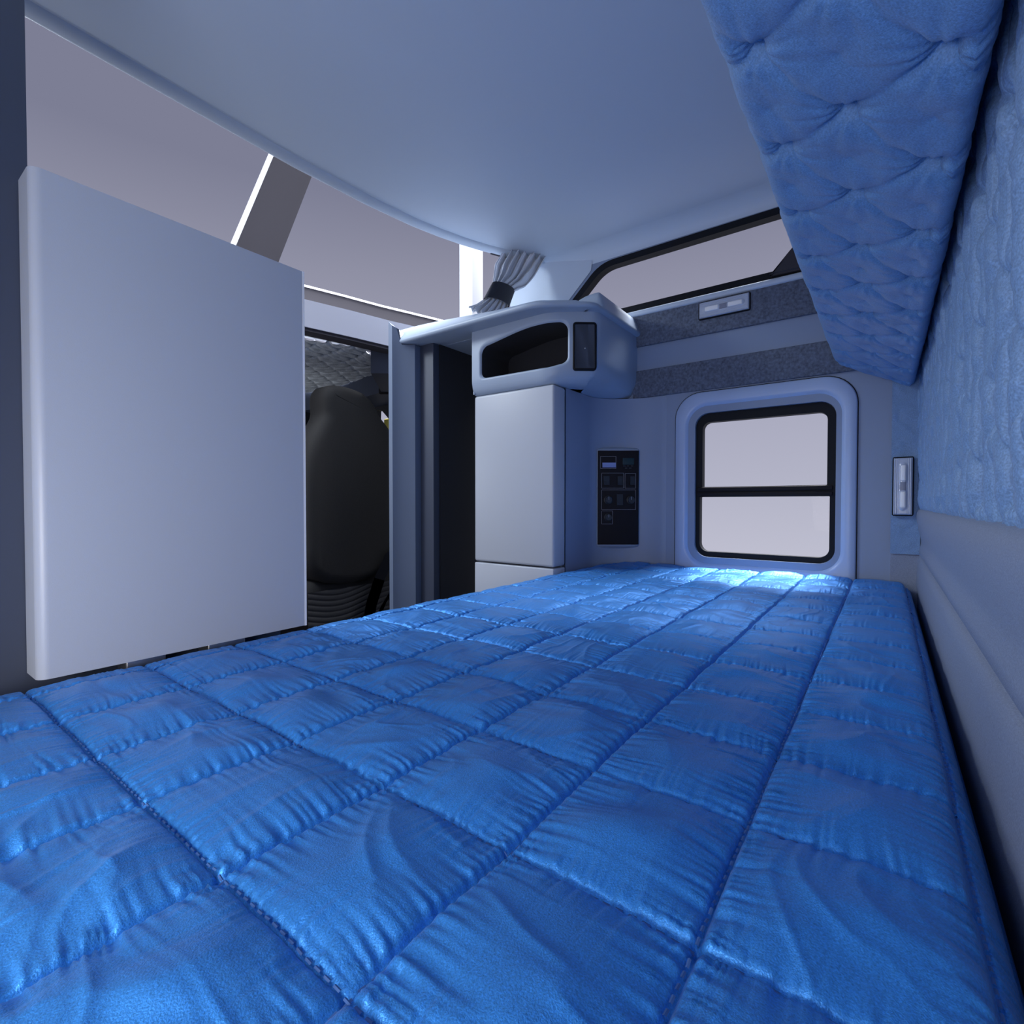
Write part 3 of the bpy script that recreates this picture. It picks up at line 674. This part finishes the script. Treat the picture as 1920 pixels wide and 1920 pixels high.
# exterior pillars seen through the upper opening
bm = nbox(2.6, 2.713, 2.253, 2.37, .95, 2.2, bev=.003); struct(obj('trim_16', bm, 'white', auto=40), 'bright white upright pillar outside the opening, left of the curtain')
def slant(bm, x0, x1, w_, z0, z1, y0, y1):
    vs = [bm.verts.new(c) for c in [(x0, y0, z0), (x0+w_, y0, z0), (x0+w_, y1, z0), (x0, y1, z0), (x1, y0, z1), (x1+w_, y0, z1), (x1+w_, y1, z1), (x1, y1, z1)]]
    for f in [(0, 1, 5, 4), (1, 2, 6, 5), (2, 3, 7, 6), (3, 0, 4, 7), (0, 3, 2, 1), (4, 5, 6, 7)]: bm.faces.new([vs[i] for i in f])
bm = bmesh.new(); slant(bm, 1.232, 1.70, .242, 1.05, 2.35, 2.9, 2.93); struct(obj('trim_17', bm, 'greytrim'), 'dark slanted pillar rising behind the top of the hanging panel')
bm = bmesh.new(); slant(bm, 1.214, 1.682, .016, 1.05, 2.35, 2.895, 2.94); struct(obj('trim_18', bm, 'white'), 'thin white edge on the left of the dark slanted pillar')
# headliner
u = np.linspace(.8, 2.12, 200); v = np.linspace(2.2, 3.6, 200); U, V = np.meshgrid(u, v, indexing='ij')
H = tuft_grid(U, V, .16, .09, .1, .05, .03, 8)
lim = np.interp(V, [2.2, 2.27, 2.58, 3.26, 3.6], [1.75, 1.77, 2.09, 2.2, 2.15])
U2 = .8+(U-.8)/(2.12-.8)*(lim-.8)
V2 = (2.32-(U2-1.6)*.45)+(V-2.2)/(1.4)*(3.6-(2.32-(U2-1.6)*.45))
me = grid_mesh('headliner', U2, V2, .852-H*.8)
struct(link('headliner', me, 'head', smooth=True), 'grey button-tufted cab headliner above the seat'); bpy.data.objects['headliner'].name = 'ceiling_cab'
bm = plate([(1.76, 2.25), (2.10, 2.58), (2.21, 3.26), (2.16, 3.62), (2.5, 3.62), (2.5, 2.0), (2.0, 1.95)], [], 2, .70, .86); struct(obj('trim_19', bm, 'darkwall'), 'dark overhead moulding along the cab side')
# cab door with a rounded window
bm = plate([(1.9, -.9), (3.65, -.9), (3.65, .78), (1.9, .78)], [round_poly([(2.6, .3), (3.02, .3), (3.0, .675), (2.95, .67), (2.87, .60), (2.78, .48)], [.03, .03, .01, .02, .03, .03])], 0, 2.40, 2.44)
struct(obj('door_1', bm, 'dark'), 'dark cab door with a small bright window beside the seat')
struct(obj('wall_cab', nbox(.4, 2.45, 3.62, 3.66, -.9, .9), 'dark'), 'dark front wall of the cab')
bm = bmesh.new(); box(bm, 2.50, 2.54, 2.97, 3.05, .50, .63, bev=.012); obj('exterior_fitting', bm, 'yellow', bpy.data.objects['door_1'], auto=50)['label'] = 'yellow fitting outside the door window'
# small lamp in the dark moulding
e = empty('cab_lamp', (2.12, 2.55, .74), 'small brownish dome lamp in a recess above the cab seat', 'lamp')
e.rotation_euler = (0, 0, YAW-math.pi/2)
obj('recess', nbox(-.055, .11, .0, .03, -.05, .035, bev=.01), 'black', e, auto=50)
obj('lens', nbox(-.015, .08, -.02, .015, -.03, .025, bev=.012, seg=4), mat('amber_grey_lens', (.20, .17, .13), .35, noise=(120, .6)), e, auto=50)

# seat
SE = empty('captain_chair', (1.68, 2.35, -.9), 'charcoal high-back cab seat seen from behind through the doorway', 'seat')
ol = [(1.40, -.44), (1.395, -.1), (1.40, .15), (1.415, .27), (1.445, .35), (1.485, .415), (1.502, .45), (1.500, .49), (1.498, .535), (1.510, .580), (1.540, .603), (1.60, .612), (1.68, .607), (1.75, .592), (1.80, .560), (1.83, .52), (1.845, .49), (1.885, .455), (1.93, .41), (1.965, .35), (1.985, .26), (1.99, .1), (1.99, -.1), (1.975, -.42)]
def smoothloop(L_, it=2):
    for _ in range(it):
        N = len(L_); L_ = [q for i in range(N) for q in ((L_[i][0]*.75+L_[(i+1) % N][0]*.25, L_[i][1]*.75+L_[(i+1) % N][1]*.25), (L_[i][0]*.25+L_[(i+1) % N][0]*.75, L_[i][1]*.25+L_[(i+1) % N][1]*.75))]
    return L_
ol = smoothloop(ol, 2); c = (1.69, .1)
def inset(L_, g):
    N = len(L_); out = []
    for i in range(N):
        a_ = Vector(L_[i-1]); b_ = Vector(L_[(i+1) % N]); d = (b_-a_).normalized(); out.append((L_[i][0]-d.y*g, L_[i][1]+d.x*g))
    return out
area2 = sum(ol[i][0]*ol[(i+1) % len(ol)][1]-ol[(i+1) % len(ol)][0]*ol[i][1] for i in range(len(ol))); sg = 1 if area2 > 0 else -1
Ls = [[(x, y_, z) for x, z in inset(ol, g*sg)] for g, y_ in [(.06, 2.262), (.035, 2.266), (.015, 2.276), (.004, 2.292), (0, 2.32), (0, 2.40), (.01, 2.43), (.03, 2.445)]]
wobj('backrest', loft(Ls, cap=True), 'seat', SE, auto=60)
u = np.linspace(1.40, 1.99, 120); v = np.linspace(-.62, -.445, 60); U, V = np.meshgrid(u, v, indexing='ij')
ph = (V+.03*np.sin((U-1.4)*9))*2*math.pi/.028
me = grid_mesh('lower_panel', U-1.68, 2.285-.004*np.abs(np.sin(ph/2))**.4-2.35, V+.9); link('lower_panel', me, 'seatlow', SE, smooth=True)
wobj('seat_base', nbox(1.38, 2.0, 2.29, 2.95, -.60, -.40, bev=.05), 'seat', SE, auto=60)
wobj('pedestal', nbox(1.5, 1.9, 2.35, 2.8, -.9, -.58, bev=.02), 'black', SE, auto=60)
bm = bmesh.new()
def strap(bm, pts_, w_):
    pts_ = [Vector(p) for p in pts_]; A_ = [bm.verts.new(p-Vector(w_)) for p in pts_]; B_ = [bm.verts.new(p+Vector(w_)) for p in pts_]
    for i in range(len(pts_)-1): bm.faces.new((A_[i], A_[i+1], B_[i+1], B_[i]))
    bmesh.ops.solidify(bm, geom=list(bm.faces), thickness=.003)
strap(bm, [(1.98, 2.25, -.24), (1.88, 2.24, -.30), (1.80, 2.235, -.42), (1.745, 2.235, -.55), (1.72, 2.235, -.66)], (.035, 0, -.012))
wobj('belt_webbing', bm, 'belt', SE, auto=60)
bm = bmesh.new(); strap(bm, [(1.98, 2.23, -.40), (1.90, 2.225, -.47), (1.82, 2.225, -.56), (1.76, 2.225, -.66)], (.02, 0, .008))
wobj('belt_webbing', bm, 'belt', SE, auto=60)
# second seat further away
S2 = empty('captain_chair', (1.1, 3.0, -.9), 'second dark cab seat partly hidden behind the nearer one', 'seat')
ol2 = [(x-.49, z-.02) for x, z in ol]
Ls = [[(x, y_, z) for x, z in inset(ol2, g*sg)] for g, y_ in [(.06, 2.962), (.02, 2.97), (0, 3.0), (0, 3.08), (.03, 3.12)]]
wobj('backrest', loft(Ls, cap=True), 'seat', S2, auto=60)
wobj('seat_base', nbox(.95, 1.5, 3.0, 3.5, -.88, -.4, bev=.05), 'seat', S2, auto=60)
